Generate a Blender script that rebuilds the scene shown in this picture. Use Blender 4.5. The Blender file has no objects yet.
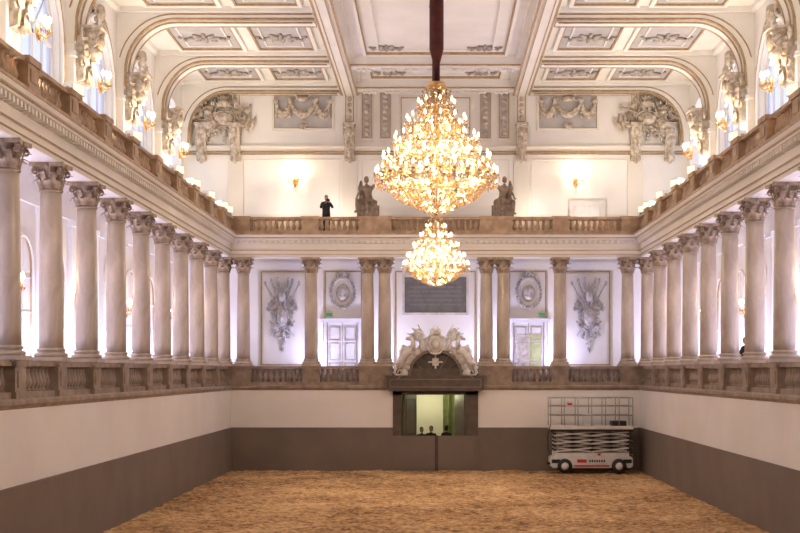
import bpy, bmesh, math, random
from mathutils import Vector, Matrix, noise
random.seed(7)
pi=math.pi
S=bpy.context.scene
COL=S.collection

# ------------------------------------------------------------------ materials
def mat(name,c1,c2=None,rough=0.6,scale=3.0,detail=4,bump=0.0,bscale=None,metal=0.0,stretch=(1,1,1),em=None,ems=0,dist=0):
    m=bpy.data.materials.new(name); m.use_nodes=True
    nt=m.node_tree; b=nt.nodes['Principled BSDF']
    b.inputs['Roughness'].default_value=rough; b.inputs['Metallic'].default_value=metal
    b.inputs['Base Color'].default_value=(*c1,1)
    tc=nt.nodes.new('ShaderNodeTexCoord'); mp=nt.nodes.new('ShaderNodeMapping')
    mp.inputs['Scale'].default_value=stretch
    nt.links.new(tc.outputs['Object'],mp.inputs['Vector'])
    if c2:
        n=nt.nodes.new('ShaderNodeTexNoise'); n.inputs['Scale'].default_value=scale; n.inputs['Detail'].default_value=detail; n.inputs['Distortion'].default_value=dist
        r=nt.nodes.new('ShaderNodeValToRGB'); r.color_ramp.elements[0].position=.35; r.color_ramp.elements[1].position=.65
        r.color_ramp.elements[0].color=(*c1,1); r.color_ramp.elements[1].color=(*c2,1)
        nt.links.new(mp.outputs[0],n.inputs['Vector']); nt.links.new(n.outputs['Fac'],r.inputs[0]); nt.links.new(r.outputs[0],b.inputs['Base Color'])
    if bump>0:
        n2=nt.nodes.new('ShaderNodeTexNoise'); n2.inputs['Scale'].default_value=bscale or scale*4; n2.inputs['Detail'].default_value=5
        bp=nt.nodes.new('ShaderNodeBump'); bp.inputs['Strength'].default_value=bump; bp.inputs['Distance'].default_value=.05
        nt.links.new(mp.outputs[0],n2.inputs['Vector']); nt.links.new(n2.outputs['Fac'],bp.inputs['Height']); nt.links.new(bp.outputs[0],b.inputs['Normal'])
    if em:
        b.inputs['Emission Color'].default_value=(*em,1); b.inputs['Emission Strength'].default_value=ems
    return m
M_white=mat('plaster_white',(.75,.72,.69),(.81,.79,.76),.7,.6,3,.05,8)
M_ceil=mat('ceiling_stucco',(.73,.70,.65),(.80,.77,.72),.7,.6,3,.05,8)
M_ivory=mat('arena_wall_ivory',(.78,.74,.69),(.83,.80,.76),.6,.5,4,.04,8)
M_cream=mat('plaster_cream',(.69,.64,.57),(.76,.71,.64),.7,.5,3,.05,8)
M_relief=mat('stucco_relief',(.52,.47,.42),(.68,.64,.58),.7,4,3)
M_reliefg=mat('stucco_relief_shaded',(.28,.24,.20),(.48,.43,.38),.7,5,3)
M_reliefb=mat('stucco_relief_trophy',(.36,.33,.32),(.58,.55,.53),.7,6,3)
M_reliefw=mat('stucco_relief_gilt',(.34,.26,.18),(.64,.57,.48),.6,6,4)
M_panel=mat('coffer_grey',(.40,.38,.385),(.48,.455,.45),.75,2,3)
M_gold=mat('ochre_gilding',(.33,.215,.105),(.45,.31,.17),.5,6,3)
M_dado=mat('dado_brown',(.165,.127,.10),(.19,.148,.118),.6,.7,3,.05,10)
M_colst=mat('column_stone',(.36,.285,.215),(.53,.445,.355),.35,1.8,7,.04,12,stretch=(1,1,.45),dist=.9)
M_cap=mat('capital_stone',(.22,.155,.10),(.43,.33,.235),.55,5,4,.3,20)
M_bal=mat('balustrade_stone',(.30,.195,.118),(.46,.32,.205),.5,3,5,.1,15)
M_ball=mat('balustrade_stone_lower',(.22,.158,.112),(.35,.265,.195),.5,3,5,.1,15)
M_ballb=mat('gallery_dado_stone',(.14,.10,.075),(.20,.15,.11),.6,3,5)  # dark tone of the added dado, keeps baluster gaps dark
M_dark=mat('dark_timber_and_opening',(.045,.030,.023),(.075,.052,.04),.5,3,4)
M_loge=mat('loge_timber',(.07,.046,.034),(.105,.075,.055),.5,3,4)
M_black=mat('black_rubber',(.015,.015,.016),None,.6)
M_slate=mat('slate_plaque',(.07,.072,.085),(.11,.112,.13),.4,3,4)
M_brass=mat('brass',(.72,.47,.21),None,.3,metal=1.0)
M_red=mat('dark_red_velvet',(.045,.006,.005),(.08,.011,.009),.85,6,3)
M_bulb=mat('candle_bulb',(1,.85,.6),None,.4,em=(1,.76,.43),ems=12)
M_bulb.cycles.emission_sampling='NONE'
M_lens=mat('floodlight_lens',(.9,.85,.7),None,.3,em=(1,.88,.66),ems=.7)
M_candle=mat('candle_wax',(.85,.80,.68),None,.5)
M_liftw=mat('lift_paint_white',(.62,.60,.57),(.72,.70,.67),.4,4,3)
M_steel=mat('galvanised_steel',(.30,.28,.26),(.44,.42,.39),.4,6,3,metal=.3)
M_redp=mat('red_paint',(.5,.04,.03),None,.4)
M_frame=mat('window_frame_white',(.62,.62,.66),None,.5)
M_curt=mat('green_curtain',(.30,.32,.14),(.40,.42,.20),.8,4,3)
M_door=mat('door_white',(.56,.54,.54),(.62,.60,.60),.5,2,2)
M_exit=mat('exit_sign_green',(.05,.4,.15),None,.4,em=(.1,.8,.3),ems=.12)
M_cry=bpy.data.materials.new('crystal'); M_cry.use_nodes=True
nt=M_cry.node_tree; nt.nodes.clear()
o=nt.nodes.new('ShaderNodeOutputMaterial'); g=nt.nodes.new('ShaderNodeBsdfGlossy'); t=nt.nodes.new('ShaderNodeBsdfTranslucent')
g.inputs['Roughness'].default_value=.1; g.inputs['Color'].default_value=(1,.93,.80,1); t.inputs['Color'].default_value=(.60,.47,.31,1)
m1=nt.nodes.new('ShaderNodeMixShader'); m1.inputs[0].default_value=.35
nt.links.new(g.outputs[0],m1.inputs[1]); nt.links.new(t.outputs[0],m1.inputs[2]); nt.links.new(m1.outputs[0],o.inputs[0])
M_glass=bpy.data.materials.new('window_glass'); M_glass.use_nodes=True
nt=M_glass.node_tree; nt.nodes.clear()
o=nt.nodes.new('ShaderNodeOutputMaterial'); g=nt.nodes.new('ShaderNodeBsdfGlossy'); d=nt.nodes.new('ShaderNodeBsdfTransparent'); mx=nt.nodes.new('ShaderNodeMixShader')
g.inputs['Roughness'].default_value=.05; d.inputs['Color'].default_value=(.9,.92,1,1); mx.inputs[0].default_value=.92
nt.links.new(g.outputs[0],mx.inputs[1]); nt.links.new(d.outputs[0],mx.inputs[2]); nt.links.new(mx.outputs[0],o.inputs[0])
M_sand=bpy.data.materials.new('arena_sand'); M_sand.use_nodes=True
nt=M_sand.node_tree; b=nt.nodes['Principled BSDF']; b.inputs['Roughness'].default_value=.95
tc=nt.nodes.new('ShaderNodeTexCoord')
def nz(scale,det,vec=None,dist=0):
    n=nt.nodes.new('ShaderNodeTexNoise'); n.inputs['Scale'].default_value=scale; n.inputs['Detail'].default_value=det; n.inputs['Distortion'].default_value=dist
    nt.links.new(vec or tc.outputs['Object'],n.inputs['Vector']); return n
n1=nz(3.0,8,None,.8); n2=nz(.3,4); n3=nz(9,6,None,.5)
mp=nt.nodes.new('ShaderNodeMapping'); mp.inputs['Rotation'].default_value=(0,0,1.0); mp.inputs['Scale'].default_value=(1,1.8,1); nt.links.new(tc.outputs['Object'],mp.inputs[0])
n4=nz(2.0,8,mp.outputs[0],1.8)
def mth(op,a,bb,v=None):
    m=nt.nodes.new('ShaderNodeMath'); m.operation=op
    nt.links.new(a,m.inputs[0])
    if bb is not None: nt.links.new(bb,m.inputs[1])
    else: m.inputs[1].default_value=v
    return m.outputs[0]
a=mth('ADD',n1.outputs['Fac'],n4.outputs['Fac']); a=mth('ADD',a,n2.outputs['Fac']); a=mth('ADD',a,n3.outputs['Fac']); a=mth('MULTIPLY',a,None,.25)
r=nt.nodes.new('ShaderNodeValToRGB'); e=r.color_ramp.elements
e[0].position=.42; e[0].color=(.19,.095,.036,1); e[1].position=.58; e[1].color=(.78,.52,.26,1)
x=e.new(.49); x.color=(.49,.28,.115,1)
nt.links.new(a,r.inputs[0]); nt.links.new(r.outputs[0],b.inputs['Base Color'])
bp=nt.nodes.new('ShaderNodeBump'); bp.inputs['Strength'].default_value=1; bp.inputs['Distance'].default_value=.3
nt.links.new(a,bp.inputs['Height']); nt.links.new(bp.outputs[0],b.inputs['Normal'])

# ------------------------------------------------------------------ mesh builder
class MB:
    def __init__(s): s.v=[];s.f=[];s.m=[];s.s=[]
    def add(s,vs,fs,m=0,sm=False,M=None):
        k=len(s.v)
        if M is not None: vs=[tuple(M@Vector(v)) for v in vs]
        s.v+=vs; s.f+=[tuple(i+k for i in f) for f in fs]; s.m+=[m]*len(fs); s.s+=[sm]*len(fs)
    def box(s,x0,x1,y0,y1,z0,z1,m=0,M=None):
        s.add([(x0,y0,z0),(x1,y0,z0),(x1,y1,z0),(x0,y1,z0),(x0,y0,z1),(x1,y0,z1),(x1,y1,z1),(x0,y1,z1)],
              [(0,3,2,1),(4,5,6,7),(0,1,5,4),(1,2,6,5),(2,3,7,6),(3,0,4,7)],m,False,M)
    def lathe(s,prof,seg=16,c=(0,0,0),m=0,sm=True,M=None):
        vs=[];fs=[];n=len(prof)
        for r,z in prof:
            for i in range(seg):
                a=2*pi*i/seg; vs.append((c[0]+r*math.cos(a),c[1]+r*math.sin(a),c[2]+z))
        for j in range(n-1):
            for i in range(seg):
                i2=(i+1)%seg; fs.append((j*seg+i,j*seg+i2,(j+1)*seg+i2,(j+1)*seg+i))
        fs.append(tuple(range(seg))[::-1]); fs.append(tuple((n-1)*seg+i for i in range(seg)))
        s.add(vs,fs,m,sm,M)
    def tube(s,pts,r,seg=6,m=0,sm=True,M=None,closed=False):
        pts=[Vector(p) for p in pts]; n=len(pts); vs=[];fs=[]
        rr=r if isinstance(r,(list,tuple)) else [r]*n
        up=Vector((.13,.31,.94)).normalized()
        for j,p in enumerate(pts):
            if closed: tdir=pts[(j+1)%n]-pts[j-1]
            else: tdir=pts[min(j+1,n-1)]-pts[max(j-1,0)]
            if tdir.length<1e-9: tdir=Vector((0,0,1))
            tdir.normalize()
            u=tdir.cross(up)
            if u.length<.05: u=tdir.cross(Vector((1,0,0)))
            u.normalize(); w=tdir.cross(u)
            for i in range(seg):
                a=2*pi*i/seg; vs.append(tuple(p+rr[j]*(math.cos(a)*u+math.sin(a)*w)))
        L=n if closed else n-1
        for j in range(L):
            j2=(j+1)%n
            for i in range(seg):
                i2=(i+1)%seg; fs.append((j*seg+i,j*seg+i2,j2*seg+i2,j2*seg+i))
        if not closed:
            fs.append(tuple(range(seg))[::-1]); fs.append(tuple((n-1)*seg+i for i in range(seg)))
        s.add(vs,fs,m,sm,M)
    def ell(s,c,r,m=0,seg=10,rings=6,rot=None,M=None,jit=0):
        R=Matrix.Translation(Vector(c))@(rot.to_4x4() if rot is not None else Matrix.Identity(4))
        vs=[(0,0,-r[2])];fs=[]
        for j in range(1,rings):
            ph=-pi/2+pi*j/rings
            for i in range(seg):
                a=2*pi*i/seg; k=1+random.uniform(-jit,jit)
                vs.append((k*r[0]*math.cos(ph)*math.cos(a),k*r[1]*math.cos(ph)*math.sin(a),k*r[2]*math.sin(ph)))
        vs.append((0,0,r[2]))
        for i in range(seg): fs.append((0,1+(i+1)%seg,1+i))
        for j in range(rings-2):
            for i in range(seg):
                i2=(i+1)%seg; q=1+j*seg; fs.append((q+i,q+i2,q+seg+i2,q+seg+i))
        q=1+(rings-2)*seg
        for i in range(seg): fs.append((q+i,q+(i+1)%seg,len(vs)-1))
        if M is not None: R=M@R
        s.add(vs,fs,m,True,R)
    def prism(s,poly,ax,a0,a1,m=0,sm=False,M=None):
        def P(p,a):
            if ax=='y': return (p[0],a,p[1])
            if ax=='x': return (a,p[0],p[1])
            return (p[0],p[1],a)
        n=len(poly)
        vs=[P(p,a0) for p in poly]+[P(p,a1) for p in poly]
        fs=[tuple(range(n))[::-1],tuple(range(n,2*n))]+[(i,(i+1)%n,n+(i+1)%n,n+i) for i in range(n)]
        s.add(vs,fs,m,sm,M)
    def octa(s,c,r,h,m=0,rz=0):
        ca,sa=math.cos(rz),math.sin(rz)
        x,y,z=c
        s.add([(x+r*ca,y+r*sa,z),(x-r*sa,y+r*ca,z),(x-r*ca,y-r*sa,z),(x+r*sa,y-r*ca,z),(x,y,z+h*.6),(x,y,z-h)],
              [(0,1,4),(1,2,4),(2,3,4),(3,0,4),(1,0,5),(2,1,5),(3,2,5),(0,3,5)],m)
    def mesh(s,name,mats):
        me=bpy.data.meshes.new(name); me.from_pydata(s.v,[],s.f)
        for mm in mats: me.materials.append(mm)
        me.polygons.foreach_set('material_index',s.m); me.polygons.foreach_set('use_smooth',s.s)
        bm=bmesh.new(); bm.from_mesh(me); bmesh.ops.recalc_face_normals(bm,faces=bm.faces); bm.to_mesh(me); bm.free()
        me.update(); return me
    def obj(s,name,mats,loc=(0,0,0),parent=None,rot=(0,0,0)):
        o=bpy.data.objects.new(name,s.mesh(name,mats)); COL.objects.link(o); o.location=loc; o.rotation_euler=rot
        if parent: o.parent=parent
        return o
def inst(name,me,loc,rz=0,scale=(1,1,1)):
    o=bpy.data.objects.new(name,me); COL.objects.link(o); o.location=loc; o.rotation_euler=(0,0,rz); o.scale=scale; return o

YN=-3.0; YB=55.0; W=9.0; WO=11.6; YO=57.6; ZC=17.55
ys=[27.3+3.1*k for k in range(-8,10)]
ribs=[27.3+3.1*k for k in range(-8,10,2)]
bx=[-8.5,-5.5,-3.0,-2.25,2.25,3.0,5.5,8.5]

def usweep(mb,prof,m=0,y0=YN):
    n=len(prof); vs=[]
    for o_,z in prof: vs.append((-W+o_,y0,z))
    for o_,z in prof: vs.append((-W+o_,YB-o_,z))
    for o_,z in prof: vs.append((W-o_,YB-o_,z))
    for o_,z in prof: vs.append((W-o_,y0,z))
    fs=[]
    for j in range(3):
        for i in range(n):
            i2=(i+1)%n; fs.append((j*n+i,j*n+i2,(j+1)*n+i2,(j+1)*n+i))
    fs.append(tuple(range(n))); fs.append(tuple(3*n+i for i in range(n)))
    mb.add(vs,fs,m)

# ------------------------------------------------------------------ floor (raked, hoof-marked sand)
mb=MB(); nx,ny=170,520
for j in range(ny+1):
    y=YN+(YB+.2-YN)*j/ny
    for i in range(nx+1):
        x=-W-.2+ (2*W+.4)*i/nx
        z=.02*math.sin(x*1.9+math.sin(y*.8)*2)*math.sin(y*1.3+x*.4)
        z+=.045*noise.noise(Vector((x*1.6,y*1.3,0)))+.035*noise.noise(Vector((x*3.4+y*.7,y*2.8-x,4)))+random.uniform(-.018,.018)-.04
        mb.v.append((x,y,z))
for j in range(ny):
    for i in range(nx):
        q=j*(nx+1)+i; mb.f.append((q,q+1,q+nx+2,q+nx+1)); mb.m.append(0); mb.s.append(True)
mb.obj('floor',[M_sand])
mb=MB(); mb.box(-12.2,12.2,YN-.4,60.8,-.5,-.3); mb.obj('floor_foundation',[M_dado])

# ------------------------------------------------------------------ arena walls
for s,nm in((-1,'left'),(1,'right')):
    mb=MB()
    a,b_=sorted((s*W,s*(W+.3))); mb.box(a,b_,YN,YB+.3,-.3,3.6,1)
    a,b_=sorted((s*(W+.3),s*WO)); mb.box(a,b_,YN,YO,3.4,3.64,0)
    a,b_=sorted((s*WO,s*(WO+.4))); mb.box(a,b_,YN,YO+.4,-.3,11.2,0)
    edges=[YN]+[ribs[i] for i in range(len(ribs))]+[YO+.4]
    aw=1.95; zs=14.3
    for i in range(len(edges)-1):
        y0,y1=edges[i],edges[i+1]
        if y1-y0<5:
            mb.box(a,b_,y0,y1,11.2,ZC+.1,0); continue
        yc=(y0+y1)/2
        mb.box(a,b_,y0,yc-aw,11.2,zs,0); mb.box(a,b_,yc+aw,y1,11.2,zs,0)
        arc=[(yc-aw*math.cos(t*pi/20),zs+aw*1.05*math.sin(t*pi/20)) for t in range(21)]
        mb.prism([(y0,ZC+.1),(y0,zs)]+arc+[(y1,zs),(y1,ZC+.1)],'x',a,b_,0)
    mb.obj('wall_'+nm,[M_white,M_ivory])
    mb=MB()
    a,b_=sorted((s*(W-.04),s*W)); mb.box(a,b_,YN,YB,-.25,1.8); a,b_=sorted((s*(W-.06),s*W)); mb.box(a,b_,YN,YB,1.8,1.86)
    mb.obj('baseboard_'+nm,[M_dado])
    mb=MB(); a,b_=sorted((s*11.5,s*11.6)); mb.box(a,b_,YN,YO,3.64,4.45,0); mb.box(a,b_,YN,YO,10.36,10.9,1)  # gallery dado, added as backing so gaps between balusters look darker
    mb.obj('gallery_dado_%d'%(9 if s<0 else 10),[M_ballb,M_bal])
mb=MB()
mb.box(-W,-1.87,YB,YB+.3,-.3,3.6,1); mb.box(1.87,W,YB,YB+.3,-.3,3.6,1); mb.box(-1.87,1.87,YB,YB+.3,3.45,3.6,1)
mb.box(-W-.3,W+.3,YB+.3,YO,3.4,3.64)
mb.box(-WO-.4,WO+.4,YO,YO+.4,3.4,ZC+.1,2)
mb.box(-3.2,-3.0,YB+.3,60.4,-.3,3.4); mb.box(3.0,3.2,YB+.3,60.4,-.3,3.4); mb.box(-3.2,3.2,60.4,60.6,-.3,3.6); mb.box(-3.2,3.2,YO,60.6,3.4,3.6)
mb.obj('wall_back',[M_white,M_ivory,M_white])
mb=MB()
for x0,x1 in((-W,-1.87),(1.87,W)):
    mb.box(x0,x1,YB-.04,YB,-.25,1.8); mb.box(x0,x1,YB-.06,YB,1.8,1.86)
mb.obj('baseboard_back',[M_dado])
mb=MB(); mb.box(-WO,WO,YO-.16,YO,3.64,4.45,0); mb.box(-WO,WO,YO-.16,YO,10.36,11.25,1); mb.obj('trim_11',[M_ballb,M_bal])  # back gallery dado on both levels, added to darken the baluster gaps
mb=MB(); mb.box(-WO-.4,WO+.4,YN-.4,YN,-.25,ZC+.1); mb.obj('wall_front',[M_cream])

mb=MB(); usweep(mb,[(-.8,3.5),(0,3.5),(.03,3.52),(.05,3.56),(.1,3.6),(.1,3.68),(.04,3.72),(-.8,3.72)]); mb.obj('trim_1',[M_ball])
mb=MB()
usweep(mb,[(-.72,9.35),(-.06,9.35),(-.06,9.48),(-.02,9.49),(-.02,9.62),(.03,9.65),(.03,9.7),(-.03,9.72),(-.03,9.95),(.02,9.98),(.06,10.0),(.06,10.08),(.2,10.1),(.22,10.2),(.26,10.22),(.3,10.33),(.3,10.36),(-2.6,10.36),(-2.6,10.2),(-.72,10.2)],0)
usweep(mb,[(.0,9.64),(.045,9.64),(.045,9.67),(.0,9.67)],1)
usweep(mb,[(-.07,9.47),(-.01,9.47),(-.01,9.49),(-.07,9.49)],1)
usweep(mb,[(.15,10.16),(.24,10.16),(.24,10.2),(.15,10.2)],1)
usweep(mb,[(.2,10.31),(.32,10.31),(.32,10.38),(.2,10.38)],2)
yy=YN+.1
while yy<YB-.1:
    for s in(-1,1):
        a,b_=sorted((s*(W+.03),s*(W-.18))); mb.box(a,b_,yy,yy+.12,9.95,10.09,0)
    yy+=.25
xx=-W+.2
while xx<W-.2:
    mb.box(xx,xx+.12,YB-.18,YB+.03,9.95,10.09,0); xx+=.25
mb.obj('trim_2',[M_cream,M_gold,M_bal])

# ------------------------------------------------------------------ balustrades
def baluster(mb,x,y,z0,z1,m=0,seg=8):
    h=z1-z0
    P=[(.08,0),(.08,.06),(.05,.09),(.055,.14),(.1,.3),(.105,.38),(.07,.6),(.05,.8),(.065,.86),(.05,.9),(.085,.94),(.085,1)]
    mb.lathe([(r,z*h) for r,z in P],seg,(x,y,z0),m)
def balustrade_side(s,zb,zt,oc,name,mt,yend=YB):
    mb=MB(); cx=s*(W-oc)
    mb.box(cx-.2,cx+.2,YN,yend,zb,zb+.14); mb.box(cx-.22,cx+.22,YN,yend,zt-.13,zt-.04); mb.box(cx-.17,cx+.17,YN,yend,zt-.04,zt)
    P=ys
    for y in P:
        if y>yend-.3: continue
        mb.box(cx-.27,cx+.27,y-.36,y+.36,zb,zt-.1); mb.box(cx-.32,cx+.32,y-.41,y+.41,zt-.14,zt+.01); mb.box(cx-.31,cx+.31,y-.4,y+.4,zb-.01,zb+.15)
        xf=cx-s*.275
        mb.box(min(xf,xf-s*.02),max(xf,xf-s*.02),y-.22,y+.22,zb+.24,zt-.24)
    PP=[p for p in P if p<=yend+.5]
    for a,b_ in zip(PP[:-1],PP[1:]):
        n=9; L=(b_-.36)-(a+.36)
        for i in range(n): baluster(mb,cx,a+.36+L*(i+.5)/n,zb+.14,zt-.13)
    return mb.obj(name,[mt])
def balustrade_back(zb,zt,oc,name,mt,gap=None):
    mb=MB(); cy=YB-oc
    segs=[(-W+.1,W-.1)] if not gap else [(-W+.1,-gap),(gap,W-.1)]
    for a,b_ in segs:
        mb.box(a,b_,cy-.2,cy+.2,zb,zb+.14); mb.box(a,b_,cy-.22,cy+.22,zt-.13,zt-.04); mb.box(a,b_,cy-.17,cy+.17,zt-.04,zt)
    def ped(x0,x1):
        mb.box(x0,x1,cy-.27,cy+.27,zb,zt-.1); mb.box(x0-.05,x1+.05,cy-.32,cy+.32,zt-.14,zt+.01); mb.box(x0-.04,x1+.04,cy-.31,cy+.31,zb-.01,zb+.15)
        mb.box(x0+.12,x1-.12,cy-.29,cy-.27,zb+.24,zt-.24)
    for x0,x1 in((-9.1,-8.15),(-5.86,-5.14),(-3.36,-1.95),(1.95,3.36),(5.14,5.86),(8.15,9.1)): ped(x0,x1)
    spans=[(-8.15,-5.86),(-5.14,-3.36),(3.36,5.14),(5.86,8.15)]
    if not gap: spans.append((-1.95,1.95))
    for a,b_ in spans:
        n=round((b_-a)/.255)
        for i in range(n): baluster(mb,a+(b_-a)*(i+.5)/n,cy,zb+.14,zt-.13)
    return mb.obj(name,[mt])
for s in(-1,1):
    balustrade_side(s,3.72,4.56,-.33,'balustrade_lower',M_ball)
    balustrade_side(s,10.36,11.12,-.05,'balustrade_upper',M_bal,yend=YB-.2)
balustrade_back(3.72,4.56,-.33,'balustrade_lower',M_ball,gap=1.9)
balustrade_back(10.36,11.12,-.05,'balustrade_upper',M_bal)
for s in(-1,1):
    mb=MB(); mb.box(-.4,.4,-.33,.33,0,.7); mb.box(-.45,.45,-.38,.38,.7,.83); mb.box(-.44,.44,-.37,.37,0,.14); mb.obj('column_pedestal',[M_ball],(s*9.45,55.3,3.725))

# ------------------------------------------------------------------ columns
def column_mesh():
    mb=MB(); H=4.79
    mb.box(-.4,.4,-.4,.4,0,.1,0)
    mb.lathe([(.38,.1),(.4,.13),(.4,.17),(.37,.2),(.32,.21),(.32,.24),(.35,.26),(.35,.29),(.31,.31),(.295,.33)],28,m=0)
    prof=[]
    for i in range(13):
        t=i/12; r=.295-.045*t**1.6; prof.append((r,.33+t*(4.12-.33)))
    mb.lathe(prof,28,m=0)
    mb.lathe([(.27,4.1),(.285,4.12),(.285,4.15),(.26,4.17)],24,m=1)
    mb.lathe([(.25,4.15),(.25,4.4),(.27,4.55),(.33,4.67),(.36,4.69)],20,m=1)
    for row,(z0,h,out,off,wd) in enumerate(((4.17,.22,.14,0,.1),(4.25,.33,.18,.5,.1))):
        for i in range(8):
            a=2*pi*(i+off)/8; R=Matrix.Rotation(a,4,'Z')
            vs=[];n=6
            for j in range(n):
                t=j/(n-1)
                if t<.8: x=.262+.05*t+out*.5*t*t; z=z0+h*t/.8
                else: x=.262+.05*t+out*.5*.64+out*.7*(t-.8)/.2; z=z0+h-.06*(t-.8)/.2
                w=wd*(1-.35*t) if t<.9 else wd*.4
                vs+=[(x-.01,-w,z),(x+.03,0,z),(x-.01,w,z)]
            fs=[]
            for j in range(n-1):
                q=j*3; fs+=[(q,q+1,q+4,q+3),(q+1,q+2,q+5,q+4)]
            mb.add(vs,fs,1,True,R)
    for i in range(4):
        a=pi/4+i*pi/2; R=Matrix.Rotation(a,4,'Z')
        pts=[(.27,0,4.45),(.32,0,4.58),(.40,0,4.66)]
        for j in range(12):
            t=j/11; an=pi/2-t*2.4*pi; rr=.085*(1-.75*t); pts.append((.42+rr*math.cos(an),0,4.575+rr*math.sin(an)))
        mb.tube(pts,[.03]*3+[.032*(1-.03*j) for j in range(12)],6,1,True,R)
        R2=Matrix.Rotation(i*pi/2,4,'Z'); mb.ell((.37,0,4.72),(.04,.06,.06),1,8,5,M=R2)
    poly=[]
    for i in range(4):
        a0=pi/4+i*pi/2; a1=a0+pi/2
        for j in range(6):
            t=j/6; p=Vector((.58*math.cos(a0),.58*math.sin(a0))).lerp(Vector((.58*math.cos(a1),.58*math.sin(a1))),t)
            p*=1-.14*math.sin(pi*t); poly.append((p.x,p.y))
    mb.prism(poly,'z',4.69,H,1)
    return mb.mesh('column',[M_colst,M_cap])
CM=column_mesh()
for y in ys:
    for s in(-1,1): inst('column',CM,(s*9.35,y,4.56))
for x in bx: inst('column',CM,(x,55.33,4.56))

# ------------------------------------------------------------------ ornament helpers
def garland(mb,x0,x1,y,z,sag,r=.09,m=0,M=None):
    n=15; pts=[];rr=[]
    for i in range(n):
        t=i/(n-1); X=x0+(x1-x0)*t; Z=z-sag*(1-(2*t-1)**2)
        pts.append((X,y,Z)); rr.append(r*(.45+.75*math.sin(pi*t)))
    mb.tube(pts,rr,7,m,True,M)
    for i in range(n*2):
        t=random.random(); X=x0+(x1-x0)*t; Z=z-sag*(1-(2*t-1)**2)
        q=r*(.35+.4*math.sin(pi*t)); a=random.uniform(0,2*pi)
        mb.ell((X+math.cos(a)*q*.6,y-q*.9,Z+math.sin(a)*q),(q,q*.8,q),m,6,4,M=M)
def spiral(mb,c,r,turns,r0,m=0,flip=1,start=pi/2,M=None):
    pts=[];rr=[];n=18
    for j in range(n):
        t=j/(n-1); an=start-flip*t*turns*2*pi; q=r*(1-.85*t)
        pts.append((c[0]+q*math.cos(an),c[1],c[2]+q*math.sin(an))); rr.append(r0*(1-.5*t))
    mb.tube(pts,rr,6,m,True,M)
def leaf(mb,c,ang,L,w,m=0,M=None,th=.05):
    dx,dz=math.cos(ang),math.sin(ang); nx,nz=-dz,dx
    vs=[];fs=[];n=6
    for j in range(n):
        t=j/(n-1); ww=w*math.sin(pi*(.12+.85*t)); b=.25*L*t*t
        px=c[0]+dx*L*t+nx*b*.3; pz=c[2]+dz*L*t+nz*b*.3
        vs+=[(px-nx*ww,c[1],pz-nz*ww),(px,c[1]-th*(1+t),pz),(px+nx*ww,c[1],pz+nz*ww)]
    for j in range(n-1):
        q=j*3; fs+=[(q,q+1,q+4,q+3),(q+1,q+2,q+5,q+4)]
    mb.add(vs,fs,m,True,M)
def trophy(mb,c,w,h,m=0,M=None,seed=1,d=1.6):
    rs=random.Random(seed); x,y,z=c
    for a in(-.5,-.3,-.12,.18,.3,.5,1.2,-1.2):
        dx,dz=math.sin(a),math.cos(a); L=h*.48 if abs(a)<1 else w*.5
        mb.tube([(x-dx*L*.7,y-.06*d,z-dz*L*.7),(x+dx*L,y-.09*d,z+dz*L)],.035,5,m,True,M)
        mb.ell((x+dx*L,y-.09*d,z+dz*L),(.06,.07,.12),m,6,4,M=M)
    mb.ell((x,y-.08*d,z-h*.04),(w*.18,.16*d,h*.13),m,14,8,M=M); mb.ell((x,y-.22*d,z-h*.04),(w*.07,.06,h*.05),m,8,5,M=M)
    mb.tube([(x+w*.2*math.cos(t*pi/8),y-.1*d,z-h*.04+h*.145*math.sin(t*pi/8)) for t in range(16)],.04,6,m,True,M,closed=True)
    mb.ell((x,y-.12*d,z+h*.24),(w*.12,.15*d,h*.07),m,10,6,M=M); mb.box(x-w*.15,x+w*.15,y-.15*d,y,z+h*.18,z+h*.2,m,M)
    for k in range(5): leaf(mb,(x,y-.12*d,z+h*.28),pi/2+.4*(k-2),h*.15,.05,m,M)
    for s in(-1,1):
        vs=[];fs=[]
        for i in range(6):
            for j in range(4):
                vs.append((x+s*(w*.18+w*.28*i/5),y-.06*d-.06*d*math.sin(i*1.8+j),z+h*(.28-.14*i/5)-h*.11*j/3+ .04*math.sin(i*3)))
        for i in range(5):
            for j in range(3): q=i*4+j; fs.append((q,q+1,q+5,q+4))
        mb.add(vs,fs,m,True,M)
        mb.ell((x+s*w*.28,y-.09*d,z-h*.17),(w*.09,.12*d,h*.04),m,10,6,M=M)
        mb.tube([(x+s*w*.1,y-.07*d,z-h*.22),(x+s*w*.4,y-.1*d,z-h*.09)],[.06,.045],8,m,True,M)
        spiral(mb,(x+s*w*.15,y-.06*d,z-h*.29),w*.11,1.3,.045,m,s,M=M)
        spiral(mb,(x+s*w*.3,y-.06*d,z+h*.02),w*.09,1.2,.04,m,-s,M=M)
        for k in range(6): leaf(mb,(x+s*w*.12,y-.03*d,z+h*(.08-.07*k)),(0 if s>0 else pi)+s*rs.uniform(-.8,.6),w*(.26-.025*k),.05,m,M,.06*d)
    for k in range(8): mb.ell((x+rs.uniform(-.08,.08)*w,y-.07*d,z-h*(.22+.03*k)),(.08-.004*k,.06*d,.07),m,6,4,M=M)
    leaf(mb,(x,y-.05,z-h*.42),-pi/2,h*.1,.07,m,M)
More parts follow.
